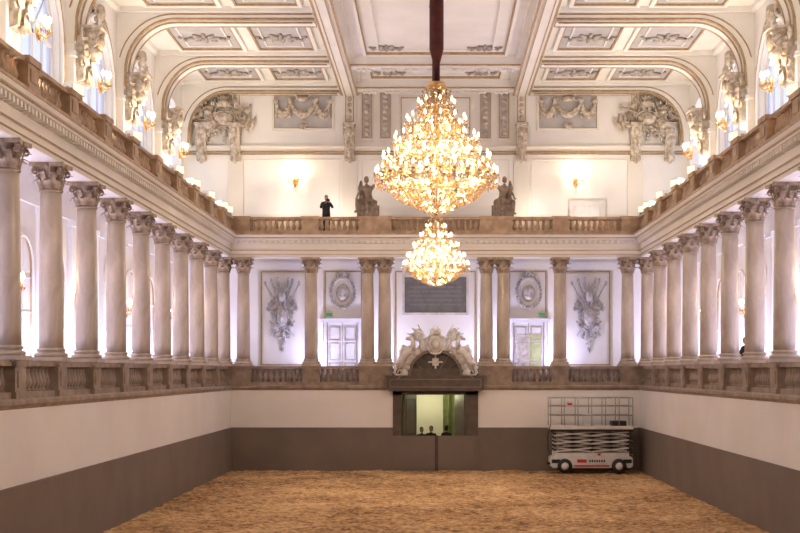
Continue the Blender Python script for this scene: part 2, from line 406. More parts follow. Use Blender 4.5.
def console(mb,x,y,ztop,h,w,dep,m=0,M=None):
    prof=[(0,0),(-dep,0),(-dep,-.08*h)]
    for i in range(12):
        t=i/11; prof.append((-dep*(.92-.62*t**.8)-.06*math.sin(t*2*pi),-h*(.1+.85*t)))
    prof.append((0,-h))
    poly=[(y+a,ztop+b) for a,b in prof]
    mb.prism(poly,'x',x-w/2,x+w/2,m,False,M)
    mb.box(x-w*.62,x+w*.62,y-dep*1.12,y,ztop-.02,ztop+.08,m,M)
    for s in(-1,1):
        pts=[]
        for j in range(14):
            t=j/13; an=pi/2+t*2.6*pi; q=dep*.36*(1-.8*t)
            pts.append((x+s*w*.52,y-dep*.62+q*math.cos(an),ztop-.08*h-dep*.36+q*math.sin(an)))
        mb.tube(pts,.03,5,m,True,M)
    for k in range(3):
        leaf(mb,(x,y-dep*(.75-.15*k),ztop-h*(.35+.2*k)),-pi/2+(k-1)*.3,h*.3,w*.3,m,M,.06)
    mb.ell((x,y-dep*.98,ztop-h*.2),(w*.3,.08,h*.12),m,8,5,M=M)
    mb.ell((x,y-dep*.35,ztop-h),(w*.22,.1,h*.09),m,8,5,M=M)
def rosette(mb,x,y,z,r,m=0):
    for k in range(8):
        a=k*pi/4; R=Matrix.Rotation(a,3,'Z')
        mb.ell((x+math.cos(a)*r*.55,y+math.sin(a)*r*.55,z-.05),(r*.42,r*.14,.08),m,6,4,rot=R)
    mb.ell((x,y,z-.08),(r*.22,r*.2,.12),m,8,5)
    for s in(-1,1):
        mb.tube([(x+s*r*.9,y,z-.05),(x+s*r*1.2,y+.3*r,z-.08),(x+s*r*1.5,y-.2*r,z-.05),(x+s*r*1.25,y-.3*r,z-.05)],[.07,.07,.05,.02],6,m)
def framexz(mb,x0,x1,z0,z1,y,t,d,m):
    mb.box(x0,x1,y-d,y,z0,z0+t,m); mb.box(x0,x1,y-d,y,z1-t,z1,m); mb.box(x0,x0+t,y-d,y,z0+t,z1-t,m); mb.box(x1-t,x1,y-d,y,z0+t,z1-t,m)
def framexy(mb,x0,x1,y0,y1,z,t,d,m):
    mb.box(x0,x1,y0,y0+t,z-d,z,m); mb.box(x0,x1,y1-t,y1,z-d,z,m); mb.box(x0,x0+t,y0+t,y1-t,z-d,z,m); mb.box(x1-t,x1,y0+t,y1-t,z-d,z,m)

# ------------------------------------------------------------------ ceiling
mb=MB()
mb.box(-WO-.4,WO+.4,YN-.4,YO+.4,ZC,ZC+.4,0)
ZR=17.15
for s in(-1,1):
    a,b_=sorted((s*3.6,s*4.3)); mb.box(a,b_,YN,YO,17.05,ZC,0)
    a,b_=sorted((s*3.75,s*4.15)); mb.box(a,b_,YN,YO,16.98,17.05,0)
    for xx in(3.6,4.3): mb.box(s*xx-.04,s*xx+.04,YN,YO,17.03,17.09,1)
    for xx in(3.78,4.12): mb.box(s*xx-.02,s*xx+.02,YN,YO,16.96,17.0,1)
    mb.box(min(s*3.35,s*3.6),max(s*3.35,s*3.6),YN,YO,17.4,ZC,0)
    for yc in ribs+[57.35]:
        hw=.45 if yc<57 else .25
        cur=[(9.5+1.8*math.cos(t*pi/24),15.2+(ZR-15.2)*math.sin(t*pi/24)) for t in range(13)]
        poly=[(11.65,14.6),(11.3,14.6)]+cur+[(4.2,ZR),(4.2,ZC),(11.65,ZC)]
        mb.prism([(s*p,q) for p,q in poly],'y',yc-hw,yc+hw,0)
        cur2=[(9.5+1.7*math.cos(t*pi/24),15.2+(ZR-.1-15.2)*math.sin(t*pi/24)) for t in range(13)]
        poly=[(11.3,14.6),(11.2,14.6)]+cur2+[(4.4,ZR-.1),(4.4,ZR),(9.5,ZR)]+cur[::-1]
        mb.prism([(s*p,q) for p,q in poly],'y',yc-hw*.55,yc+hw*.55,0)
        for dy in(-hw,hw):
            mb.tube([(s*11.3,yc+dy,14.7)]+[(s*(p-.02),yc+dy,q-.02) for p,q in cur]+[(s*4.4,yc+dy,ZR-.02)],.05,6,1)
        for dy in(-hw*.55,hw*.55):
            mb.tube([(s*11.2,yc+dy,14.7)]+[(s*(p),yc+dy,q) for p,q in cur2]+[(s*4.5,yc+dy,ZR-.1)],.03,6,1)
        cur3=[(9.55+2.0*math.cos(t*pi/24),15.2+(ZR+.16-15.2)*math.sin(t*pi/24)) for t in range(2,13)]
        mb.tube([(s*p,yc-hw-.01,q) for p,q in cur3]+[(s*4.5,yc-hw-.01,ZR+.16)],.025,5,1)
    allr=[YN]+ribs+[57.35]
    for y0,y1 in zip(allr[:-1],allr[1:]):
        a0,a1=y0+.45,y1-.45
        if a1-a0<1.5: continue
        framexy(mb,min(s*4.3,s*11.6),max(s*4.3,s*11.6),a0,a1,ZC,.2,.2,0)
        for (p0,p1) in((4.8,7.35),(7.7,10.5)):
            x0,x1=sorted((s*p0,s*p1)); q0,q1=a0+.45,a1-.4
            mb.box(x0+.1,x1-.1,q0+.1,q1-.1,ZC-.03,ZC,2)
            framexy(mb,x0,x1,q0,q1,ZC,.14,.12,0); framexy(mb,x0+.14,x1-.14,q0+.14,q1-.14,ZC,.07,.1,1)
            framexy(mb,x0+.5,x1-.5,q0+.6,q1-.6,ZC-.02,.06,.06,0)
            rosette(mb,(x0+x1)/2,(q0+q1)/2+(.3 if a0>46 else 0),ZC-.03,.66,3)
for yc in (ribs[1],ribs[4],ribs[6]-1.5,52.7,56.9):
    hw=.4
    mb.box(-3.6,3.6,yc-hw,yc+hw,17.15,ZC,0)
    mb.box(-3.6,3.6,yc-.25,yc+.25,17.08,17.15,0)
    for d_ in(-hw,hw): mb.box(-3.6,3.6,yc+d_-.03,yc+d_+.03,17.12,17.18,1)
    for k in range(-3,4): rosette(mb,k*1.0,yc,17.1,.2,0)
prev=YN
for yc in (ribs[1],ribs[4],ribs[6]-1.5,52.7,56.9):
    a0,a1=prev+.75,yc-.75
    if a1-a0>2:
        framexy(mb,-3.0,3.0,a0,a1,ZC,.12,.14,0); framexy(mb,-2.88,2.88,a0+.12,a1-.12,ZC,.05,.1,1); framexy(mb,-2.4,2.4,a0+.6,a1-.6,ZC,.08,.1,0)
        for sx in(-1,1):
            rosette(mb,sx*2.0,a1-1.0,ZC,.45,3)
    prev=yc
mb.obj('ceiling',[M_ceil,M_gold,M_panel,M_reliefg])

mb=MB()
YF=YO
mb.box(-WO,WO,YF-.14,YF,14.45,14.62,0); mb.box(-WO,WO,YF-.22,YF,14.62,14.7,0); mb.box(-WO,WO,YF-.1,YF,14.3,14.36,1); mb.box(-WO,WO,YF-.16,YF,14.43,14.47,1)
mb.box(-9.4,9.4,YF-.3,YF,17.15,ZC,0); mb.box(-9.4,9.4,YF-.34,YF-.3,17.2,17.26,1)
for s in(-1,1):
    for xc in(3.15,2.3):
        x=s*xc; mb.box(x-.3,x+.3,YF-.1,YF,14.9,17.2,0); mb.box(x-.2,x+.2,YF-.12,YF-.1,15.1,17.1,3); framexz(mb,x-.24,x+.24,15.05,17.15,YF-.1,.04,.05,1)
        for k in range(8): mb.ell((x,YF-.15,15.25+.25*k),(.13,.07,.11),2,8,5)
    for xc in(3.95,9.2,10.75): console(mb,s*xc,YF-.05,15.6,1.6,.46,.55,2)
    for xc in(3.95,9.2): 
        mb.box(s*xc-.3,s*xc+.3,YF-.12,YF,15.7,17.2,0); framexz(mb,s*xc-.2,s*xc+.2,15.8,17.1,YF-.12,.04,.03,1)
        for k in range(4): mb.ell((s*xc,YF-.15,16.0+.28*k),(.1,.06,.12),2,8,5)
    x0,x1=sorted((s*4.75,s*7.45))
    mb.box(x0,x1,YF-.03,YF,15.5,17.05,3); framexz(mb,x0-.08,x1+.08,15.42,17.12,YF,.1,.09,0); framexz(mb,x0,x1,15.5,17.05,YF-.03,.04,.04,1)
    xm=(x0+x1)/2
    for q0,q1 in((x0+.1,xm-.6),(xm-.6,xm+.6),(xm+.6,x1-.1)): garland(mb,q0,q1,YF-.12,16.7,.6,.13,2)
    for xx in(x0+.12,xm-.6,xm+.6,x1-.12):
        mb.ell((xx,YF-.12,16.75),(.15,.1,.15),2,8,6)
        for k in range(4): mb.ell((xx,YF-.1,16.55-.16*k),(.07,.06,.09),2,6,4)
    mb.ell((xm,YF-.15,16.85),(.3,.14,.14),2,10,6); spiral(mb,(xm-.4,YF-.12,16.9),.16,1.2,.045,2,1); spiral(mb,(xm+.4,YF-.12,16.9),.16,1.2,.045,2,-1)
    for k in range(5): leaf(mb,(xm,YF-.1,15.75),-pi/2+.5*(k-2),.3,.06,2,None,.08)
    trophy(mb,(s*9.7,YF-.2,16.0),2.6,2.4,2,seed=3)
    trophy(mb,(s*10.4,YF-.3,15.7),1.5,1.9,2,seed=5)
    for k in range(7): leaf(mb,(s*(8.6+.1*k),YF-.15,15.3+.1*k),pi/2+s*(.5-.2*k),.8,.12,2,None,.12)
    framexz(mb,min(s*4.4,s*8.9),max(s*4.4,s*8.9),11.5,14.1,YF,.05,.03,0)
    mb.box(s*3.95-.35,s*3.95+.35,YF-.06,YF,11.25,14.0,0); mb.box(s*9.2-.35,s*9.2+.35,YF-.06,YF,11.25,14.0,0)
framexz(mb,-3.4,3.4,11.5,14.1,YF,.05,.03,0)
framexz(mb,-1.7,1.7,15.1,17.05,YF,.1,.06,0); framexz(mb,-1.6,1.6,15.2,16.95,YF,.04,.05,1)
mb.obj('trim_3',[M_cream,M_gold,M_reliefw,M_panel])

for s,nm in((-1,'left'),(1,'right')):
    mb=MB()
    for yc in ribs:
        a,b_=sorted((s*11.32,s*11.6)); mb.box(a,b_,yc-.55,yc+.55,10.36,14.6,0)
        a,b_=sorted((s*11.25,s*11.6)); mb.box(a,b_,yc-.65,yc+.65,14.2,14.35,0); mb.box(a,b_,yc-.62,yc+.62,10.36,10.8,0)
        R=Matrix.Translation((s*11.32,yc,0))@Matrix.Rotation(-s*pi/2,4,'Z')
        console(mb,0,0,15.15,1.7,.6,.75,2,R)
        mb.ell((0,-.62,14.75),(.2,.2,.26),2,10,8,M=R)
        mb.ell((0,-.5,14.4),(.33,.22,.24),2,10,8,M=R)
        for q in(-1,1):
            spiral(mb,(q*.42,-.25,14.9),.24,1.4,.06,2,q,M=R); spiral(mb,(q*.4,-.2,14.1),.18,1.3,.05,2,-q,M=R)
            for k in range(4): leaf(mb,(q*.15,-.3,14.6-.2*k),(0 if q>0 else pi)+q*.5,.45,.09,2,R,.08)
            leaf(mb,(q*.1,-.55,15.0),pi/2-q*.7,.4,.1,2,R,.08)
        garland(mb,-.5,.5,-.12,12.75,.35,.08,2,R)
    edges=[YN]+ribs
    for y0,y1 in zip(edges[:-1],edges[1:]):
        if y1-y0<5: continue
        yc=(y0+y1)/2
        R=Matrix.Translation((s*11.6,yc,0))@Matrix.Rotation(-s*pi/2,4,'Z')
        for r_,rad,off in((2.05,.07,-.05),(2.3,.05,-.03)):
            mb.tube([(-r_,off,11.0),(-r_,off,14.3)]+[(-r_*math.cos(t*pi/18),off,14.3+r_*1.05*math.sin(t*pi/18)) for t in range(1,18)]+[(r_,off,14.3),(r_,off,11.0)],rad,6,0 if rad>.06 else 1,True,R)
        mb.ell((0,-.12,16.6),(.3,.16,.3),2,10,6,M=R)
        for q in(-1,1):
            spiral(mb,(q*.45,-.08,16.7),.22,1.3,.06,2,q,M=R)
            for k in range(3): leaf(mb,(q*.2,-.08,16.5),(0 if q>0 else pi)-q*(.2+.4*k),.6,.1,2,R)
    mb.obj('trim_'+str(4 if s<0 else 5),[M_white,M_gold,M_reliefw])
    wi=1 if s<0 else 20
    for y0,y1 in zip(edges[:-1],edges[1:]):
        if y1-y0<5: continue
        yc=(y0+y1)/2; mb=MB(); aw=1.95
        def arcp(r,n=18): return [(-r*math.cos(t*pi/n),0,3.1+r*1.05*math.sin(t*pi/n)) for t in range(n+1)]
        mb.tube([(-aw+.05,0,0)]+arcp(aw-.05)+[(aw-.05,0,0)],.07,4,0)
        mb.box(-aw,aw,-.06,.06,0,.12,0); mb.box(-aw+.03,aw-.03,-.05,.05,3.05,3.17,0); mb.box(-.05,.05,-.05,.05,0,5.08,0)
        for xx in(-1.0,1.0): mb.box(xx-.03,xx+.03,-.04,.04,0,3.1,0)
        for zz in(1.0,2.05): mb.box(-aw+.05,aw-.05,-.03,.03,zz-.025,zz+.025,0)
        for a in(pi/4,3*pi/4): mb.tube([(0,0,3.1),(1.9*math.cos(a),0,3.1+1.95*math.sin(a))],.03,4,0)
        g=[(-aw+.05,0)]+[(p[0],p[2]) for p in arcp(aw-.06)]+[(aw-.05,0)]
        mb.add([(p[0],.0,p[1]) for p in g],[tuple(range(len(g)))],1)
        mb.obj('window_%d'%wi,[M_frame,M_glass],(s*(WO+.25),yc,11.2),None,(0,0,-s*pi/2)); wi+=1

for s in(-1,1):
    mb=MB()
    for y0,y1 in zip(ys[:-1],ys[1:]):
        yc=(y0+y1)/2; R=Matrix.Translation((s*11.6,yc,0))@Matrix.Rotation(-s*pi/2,4,'Z')
        mb.box(-1.55-.3,-1.55+.3,-.16,0,3.64,9.1,0,R); mb.box(-1.55-.38,-1.55+.38,-.22,0,8.9,9.1,0,R)
        mb.box(-1.55,1.55,-.1,0,9.1,10.2,0,R)
        r_=.85
        P=[(-r_,-.02,4.5),(-r_,-.02,7.3)]+[(-r_*math.cos(t*pi/14),-.02,7.3+r_*math.sin(t*pi/14)) for t in range(1,14)]+[(r_,-.02,7.3),(r_,-.02,4.5)]
        mb.tube(P,.07,6,0,True,R); mb.tube([(p[0]*.86,-.02,p[2]-.05) for p in P],.035,5,1,True,R)
        for zz in(5.0,6.0,7.0): mb.box(-.72,.72,-.03,0,zz-.02,zz+.02,2,R)
        mb.box(-.02,.02,-.03,0,4.5,8.1,2,R)
    mb.obj('gallery_dado_%d'%(6 if s<0 else 7),[M_white,M_gold,M_frame])

# ------------------------------------------------------------------ lower back wall decoration
mb=MB()
mb.box(-WO,WO,YO-.12,YO,9.0,9.35,0)
for s in(-1,1):
    for xc in(8.5,5.5,2.62):
        hw=.34 if xc>3 else .7
        mb.box(s*xc-hw,s*xc+hw,YO-.14,YO,3.64,9.0,0)
    x0,x1=sorted((s*5.95,s*8.05)); framexz(mb,x0,x1,4.6,8.95,YO,.06,.05,1); framexz(mb,x0+.12,x1-.12,4.72,8.83,YO,.04,.03,0)
    x0,x1=sorted((s*3.38,s*5.1)); framexz(mb,x0,x1,4.5,8.95,YO,.05,.05,1)
framexz(mb,-1.85,1.85,4.6,8.95,YO,.05,.04,1)
mb.obj('trim_8',[M_white,M_gold])
for s,sd in((-1,11),(1,12)):
    mb=MB(); trophy(mb,(0,0,0),1.45,3.4,0,seed=sd,d=1.5)
    mb.obj('trophy_relief',[M_reliefb],(s*7.05,YO-.01,6.95))
    mb=MB()
    P=[(.5*math.cos(t*pi/14),-.08,.66*math.sin(t*pi/14)) for t in range(28)]
    mb.tube(P,.08,6,0,True,closed=True); mb.ell((0,0,0),(.3,.16,.42),0,14,8); mb.ell((0,-.14,.05),(.13,.1,.2),0,10,6); mb.ell((0,-.12,-.2),(.2,.08,.14),0,10,6)
    for t in range(28): leaf(mb,(P[t][0],-.1,P[t][2]),t*pi/14+.9,.2,.05,0,None,.1)
    for q in(-1,1): spiral(mb,(q*.18,-.08,.78),.14,1.1,.04,0,q)
    mb.ell((0,-.1,.86),(.16,.1,.12),0,8,5)
    mb.obj('medallion_relief',[M_reliefb],(s*4.28,YO-.01,7.95))
    mb=MB()
    mb.box(-.75,.75,-.06,0,0,2.95,0)
    for q in(-1,1):
        mb.box(min(q*.72,q*.86),max(q*.72,q*.86),-.14,0,0,3.05,0)
        x0,x1=sorted((q*.04,q*.68))
        for z0,z1 in((.2,1.1),(1.2,2.0),(2.1,2.75)): framexz(mb,x0+.06,x1-.06,z0,z1,-.06,.05,.04,2)
        mb.box(min(q*.7,q*.73),max(q*.7,q*.73),-.15,0,0,2.95,2)
        mb.ell((q*.08,-.1,1.1),(.02,.05,.02),1,6,4)
    mb.box(-.95,.95,-.2,0,2.95,3.07,0); mb.box(-1.02,1.02,-.28,0,3.07,3.13,0); mb.box(-.02,.02,-.065,0,0,2.95,2)
    if s>0: mb.box(.02,.62,-.085,-.05,.05,2.4,3); mb.box(-.5,.02,-.085,-.05,.05,2.4,2)
    mb.obj('door_%d'%(1 if s<0 else 2),[M_door,M_brass,M_reliefg,M_curt],(s*4.28,YO,3.64))
    mb=MB(); mb.box(-.15,.15,-.06,0,-.07,.07,0); mb.box(-.17,.17,-.05,0,-.09,.09,1); mb.box(-.02,.02,-.04,0,.08,.2,1)
    mb.obj('exit_sign',[M_exit,M_frame],(s*4.9,YO-.01,6.95))
mb=MB(); mb.box(-.8,.8,-.05,0,0,1.8,0); framexz(mb,-.85,.85,0,1.85,-.02,.08,.08,1); framexz(mb,-.6,-.05,.15,1.6,-.05,.04,.03,1); framexz(mb,.05,.6,.15,1.6,-.05,.04,.03,1)
mb.obj('door_3',[M_door,M_relief],(7.0,YO,10.36))
mb=MB(); mb.box(-1.42,1.42,-.06,0,-.82,.82,0); framexz(mb,-1.52,1.52,-.92,.92,0,.1,.12,1)
for r_ in range(6):
    x=-1.2 if r_ else -.8
    xe=1.2 if r_ else .8
    while x<xe:
        w=random.uniform(.03,.07); mb.box(x,x+w,-.065,-.06,.52-r_*.2,.59-r_*.2,2); x+=w+random.choice((.025,.025,.025,.08))
M_letter=mat('plaque_letters',(.17,.16,.16),None,.6)
mb.obj('inscription_plaque',[M_slate,M_relief,M_letter],(0,YO-.03,7.85))

# ------------------------------------------------------------------ portal
mb=MB()
mb.box(-1.87,-1.5,YB-.08,YB+.3,0,3.45,0); mb.box(1.34,1.87,YB-.08,YB+.3,0,3.45,0); mb.box(-1.87,1.87,YB-.08,YB+.3,3.3,3.47,0)
for x0,x1 in((-1.87,.03),(.05,1.87)):
    mb.box(x0,x1,YB-.16,YB-.09,-.02,1.5,1); framexz(mb,x0+.1,x1-.1,.1,1.4,YB-.16,.05,.02,1)
mb.box(-.03,.11,YB-.2,YB-.16,-.02,1.52,2)
for s,a in((-1,1.15),(1,-1.25)):
    T=Matrix.Translation((s*1.4+(-.1 if s>0 else 0),YB+.35,0))@Matrix.Rotation(a if s<0 else pi+a,4,'Z')
    mb.box(0,1.25,-.04,.04,0,3.3,3,T)
    for z0,z1 in((.2,1.3),(1.5,3.1)): mb.box(.12,1.13,-.06,-.04,z0,z0+.06,1,T); mb.box(.12,1.13,-.06,-.04,z1-.06,z1,1,T); mb.box(.12,.18,-.06,-.04,z0,z1,1,T); mb.box(1.07,1.13,-.06,-.04,z0,z1,1,T)
M_gdoor=mat('grey_brown_door',(.20,.17,.14),(.25,.21,.175),.5,3,3)
mb.obj('portal_doors',[M_loge,M_dado,M_dark,M_gdoor])
mb=MB()
mb.prism([(-2.05,3.48),(2.05,3.48),(2.12,3.6),(2.12,4.05),(2.2,4.15),(-2.2,4.15),(-2.12,4.05),(-2.12,3.6)],'y',YB-.55,YB+.1,0)
framexz(mb,-2.0,2.0,3.62,4.0,YB-.55,.05,.03,1)
mb.box(-1.9,1.9,YB-.3,YB+.2,4.15,4.45,0)
n=20
def arc(r,e=1.0): return [(r*math.cos(pi-t*pi/n),4.15+r*e*math.sin(t*pi/n)) for t in range(n+1)]
ring=arc(1.22,.95)+arc(1.08,.95)[::-1]
mb.prism(ring,'y',YB-.35,YB+.05,1)
mb.prism(arc(1.1,.95),'y',YB-.12,YB-.02,4)  # dark sheet painted in for the unlit depth of the arch opening
mb.box(-.035,.035,YB-.17,YB-.12,4.2,5.15,3); mb.box(-.32,.32,YB-.17,YB-.12,4.7,4.77,3); mb.box(-.14,.14,YB-.19,YB-.13,4.58,4.9,3)
for a in(.5,1.0,2.14,2.64): mb.tube([(0,YB-.15,4.15),(1.05*math.cos(a),YB-.15,4.15+1.0*math.sin(a))],.025,4,1)
mb.obj('imperial_loge',[M_loge,M_dado,M_relief,M_relief,M_dark])
mb=MB()
mb.ell((0,-.2,.08),(.34,.22,.40),0,14,8); mb.ell((0,-.4,.08),(.2,.08,.26),1,12,6)
mb.tube([(.38*math.cos(t*pi/9),-.2,.08+.44*math.sin(t*pi/9)) for t in range(18)],.06,6,0,True,closed=True)
mb.lathe([(.2,.48),(.24,.56),(.24,.61),(.2,.72),(.1,.8),(.04,.84),(.05,.88),(.0,.92)],12,(0,-.2,0),0)
for k in range(7): mb.ell((.22*math.cos(k*pi/6),-.2-.22*math.sin(k*pi/6),.64),(.04,.04,.07),0,6,4)
for s in(-1,1):
    for k,(an,L) in enumerate(((1.05,.95),(.75,1.0),(.45,1.05))):
        dx,dz=math.cos(an)*s,math.sin(an)
        mb.tube([(s*.3,-.1,.1),(s*.3+dx*L,-.12,.1+dz*L)],.03,5,0)
        leaf(mb,(s*.3+dx*L*.5,-.1,.1+dz*L*.5),math.atan2(dz,dx)-s*.5,.45,.13,0,None,.1)
    for k in range(6):
        a=pi/2-s*(.45+.2*k); R_=1.38
        cx,cz=R_*math.cos(a),-1.35+R_*math.sin(a)
        mb.ell((cx,-.22-.05*(k%2),cz),(.2,.16,.17),1,9,6,rot=Matrix.Rotation(s*.6+k,3,'Y'),jit=.12)
        leaf(mb,(cx,-.22,cz),a-s*.6*((k%3)-.6),.42,.09,1,None,.16)
    mb.tube([(s*.95,-.34,-.30),(s*1.1,-.4,-.18),(s*1.32,-.42,-.32),(s*1.5,-.38,-.62),(s*1.62,-.3,-1.0)],[.09,.17,.17,.16,.07],9,0)
    mb.tube([(s*1.0,-.42,-.18),(s*.96,-.48,.12),(s*1.06,-.52,.34)],[.14,.1,.08],8,0)
    mb.ell((s*1.17,-.54,.33),(.16,.08,.075),0,9,6,rot=Matrix.Rotation(s*.55,3,'Y'))
    for q in(0,.1): mb.tube([(s*1.12,-.44,-.15),(s*1.42,-.52,.0-q),(s*1.5,-.52,-.22-q),(s*1.58,-.52,-.26-q)],[.07,.05,.035,.03],6,0)
    mb.tube([(s*1.48,-.4,-.7),(s*1.78,-.46,-.78),(s*1.72,-.44,-1.05),(s*1.84,-.46,-1.2)],[.1,.06,.04,.03],6,0)
    mb.tube([(s*.5,-.32,-.2),(s*.58,-.38,.08),(s*.6,-.4,.3)],[.13,.11,.06],8,0); mb.ell((s*.6,-.42,.42),(.075,.08,.095),0,8,6)
    mb.tube([(s*.58,-.4,.24),(s*.4,-.46,.36),(s*.24,-.45,.45)],[.05,.04,.03],6,0)
    for k in range(4): leaf(mb,(s*.64,-.28,.2),(pi/2-s*(.5+.22*k)),.5-.06*k,.07,0,None,.1)
    spiral(mb,(s*1.6,-.2,-1.15),.22,1.4,.07,0,s)
mb.obj('coat_of_arms_relief',[mat('coat_of_arms_stucco',(.64,.60,.56),(.80,.77,.73),.7,4,3),M_relief],(0,YB-.1,5.45))
mb=MB(); vs=[];fs=[]
for x0,x1 in((-2.9,-.95),(.35,2.9)):
    n=40; k0=len(vs)
    for i in range(n+1):
        x=x0+(x1-x0)*i/n; y=58.2+.12*math.sin(x*18)+.04*math.sin(x*41)
        vs+=[(x,y,0),(x,y,3.38)]
    for i in range(n):
        q=k0+2*i; fs.append((q,q+2,q+3,q+1))
mb.add(vs,fs,0,True); mb.obj('corridor_curtain',[M_curt])

# ------------------------------------------------------------------ chandelier
CZ=8.52
def chandelier_mesh():
    mb=MB(); ztop=ZC-CZ
    mb.lathe([(.03,-1.08),(.06,-1.0),(.03,-.9),(.05,-.5),(.12,-.3),(.05,0),(.1,.4),(.05,.6),(.09,1.0),(.04,1.1),(.05,1.35),(.09,1.42)],12,m=0)
    mb.lathe([(.05,1.4),(.06,1.8),(.1,1.95),(.14,2.1),(.14,ztop*.6),(.145,ztop),(.28,ztop)],14,m=3)
    mb.lathe([(.16,1.36),(.2,1.38),(.16,1.45)],14,m=0)
    rings=[(.98,.36,8),(.66,.58,12),(.3,.82,16),(-.08,1.05,22),(-.38,1.19,28),(-.58,.82,12)]
    for z,r,n in rings:
        mb.tube([(r*.86*math.cos(i*pi/16),r*.86*math.sin(i*pi/16),z-.1) for i in range(32)],.018,5,0,closed=True)
        for i in range(n):
            a=2*pi*i/n+z; c,s=math.cos(a),math.sin(a)
            if i%2==0: mb.tube([(c*.05,s*.05,z-.02),(c*r*.4,s*r*.4,z-.2),(c*r*.8,s*r*.8,z-.16),(c*r,s*r,z-.04)],[.022,.017,.016,.014],5,0)
            else: mb.tube([(c*r*.86,s*r*.86,z-.1),(c*r,s*r,z-.04)],.014,5,0)
            p=(c*r,s*r,z)
            mb.lathe([(.012,-.05),(.055,-.01),(.055,.0),(.015,.005)],8,p,1)
            mb.lathe([(.013,0),(.013,.075)],6,p,2)
            mb.lathe([(.008,.075),(.022,.1),(.018,.13),(.004,.165)],6,p,4)
            for k in range(5):
                b=k*2*pi/5+a; mb.octa((p[0]+.055*math.cos(b),p[1]+.055*math.sin(b),z-.07),.016,.055,1,a)
            mb.octa((p[0],p[1],z-.15),.03,.11,1,a)
    def strand(r0,z0,r1,z1,a,n,sag,sz=.022):
        for j in range(n):
            t=(j+.5)/n; r=r0+(r1-r0)*t; z=z0+(z1-z0)*t; r-=sag*math.sin(pi*t); z-=abs(sag)*.6*math.sin(pi*t)
            mb.octa((r*math.cos(a),r*math.sin(a),z),sz*random.uniform(.7,1.2),sz*1.7,1,random.random()*3)
    for i in range(20): strand(.1,1.32,.32,.98,2*pi*i/20,8,.06)
    for i in range(26): strand(.2,1.05,.5,.6,2*pi*i/26,9,.08)
    for i in range(36): strand(.34,.85,.76,.2,2*pi*i/36,13,.09)
    for i in range(44): strand(.52,.48,.98,-.2,2*pi*i/44,13,.1)
    for i in range(52): strand(.95,-.2,1.06,-.55,2*pi*i/52,7,.02)
    for i in range(52): strand(1.0,-.5,.2,-1.0,2*pi*i/52,15,-.14)
    for i in range(30): strand(.75,-.6,.12,-1.1,2*pi*i/30,12,-.1)
    for i in range(8):
        R=Matrix.Rotation(i*pi/4,4,'Z')
        mb.tube([(.06,0,1.05),(.22,0,1.15),(.27,0,1.28),(.17,0,1.38),(.13,0,1.3)],[.02,.018,.016,.014,.01],5,0,True,R)
        for k in range(5): mb.octa(tuple(R@Vector((.28-.01*k,0,1.28-.07*k))),.025,.05,1,i)
    for (z,r,n) in rings[1:5]:
        for i in range(n):
            for j in range(6):
                t=(j+.5)/6; a=2*pi*(i+t)/n+z
                mb.octa((r*math.cos(a),r*math.sin(a),z-.06-.12*math.sin(pi*t)),.02,.04,1,a)
    return mb.mesh('chandelier',[M_brass,M_cry,M_candle,M_red,M_bulb])
CH=chandelier_mesh()
def light(kind,name,loc,e,col,parent=None,**k):
    L=bpy.data.lights.new(name,kind); L.energy=e; L.color=col
    for a,b in k.items(): setattr(L,a,b)
    o=bpy.data.objects.new(name,L); COL.objects.link(o); o.location=loc
    if parent: o.parent=parent
    return o
def aim(o,tgt):
    d=Vector(tgt)-o.location; o.rotation_euler=d.to_track_quat('-Z','Y').to_euler()
WARM=(1,.79,.56); WARMS=(1,.72,.44); WARM2=(1,.885,.76); VIO=(.66,.65,1.0)
for y in(24.5,45.3):
    c=inst('chandelier',CH,(0.02,y,CZ))
    for i in range(4):
        a=i*pi/2+.4
        light('POINT','chandelier_lamp',(.75*math.cos(a),.75*math.sin(a),-.02),340,WARM,c,shadow_soft_size=.06)
    light('POINT','chandelier_lamp',(.0,.25,.72),190,WARM,c,shadow_soft_size=.06)
    light('POINT','chandelier_lamp',(.0,.2,-.75),190,WARM,c,shadow_soft_size=.06)

# ------------------------------------------------------------------ sconces
def sconce_mesh():
    mb=MB()
    mb.ell((0,-.02,0),(.1,.04,.22),0,10,6); mb.ell((0,-.05,-.2),(.05,.05,.08),0,8,5)
    for a in(-.26,-.13,0.02,.15,.26):
        yy=-.32+abs(a)*.5
        mb.tube([(0,-.05,-.05),(a*.6,yy*.6,-.16),(a,yy,-.1),(a,yy,.0)],.015,5,0)
        p=(a,yy,0)
        mb.lathe([(.015,0),(.05,.02),(.05,.03)],8,p,0); mb.lathe([(.018,.03),(.018,.15)],6,p,1); mb.lathe([(.01,.15),(.045,.2),(.04,.26),(.005,.33)],8,p,2)
        for k in range(4): mb.octa((p[0]+.045*math.cos(k*1.57),p[1]+.045*math.sin(k*1.57),-.04),.014,.05,3)
    return mb.mesh('wall_sconce',[M_brass,M_candle,M_bulb,M_cry])
SC=sconce_mesh()
def sconce(loc,rz,e=45):
    o=inst('wall_sconce',SC,loc,rz,(1.15,1.15,1.15)); light('POINT','sconce_lamp',(0,-.3,.38),e,WARMS,o,shadow_soft_size=.05)
for s in(-1,1):
    for y in ribs[2:]: sconce((s*10.7,y,13.45),-s*pi/2,60)
    for y in ys[8:18:2]: sconce((s*11.42,y,6.6),-s*pi/2,40)
    sconce((s*6.45,YO-.02,13.1),0,55)

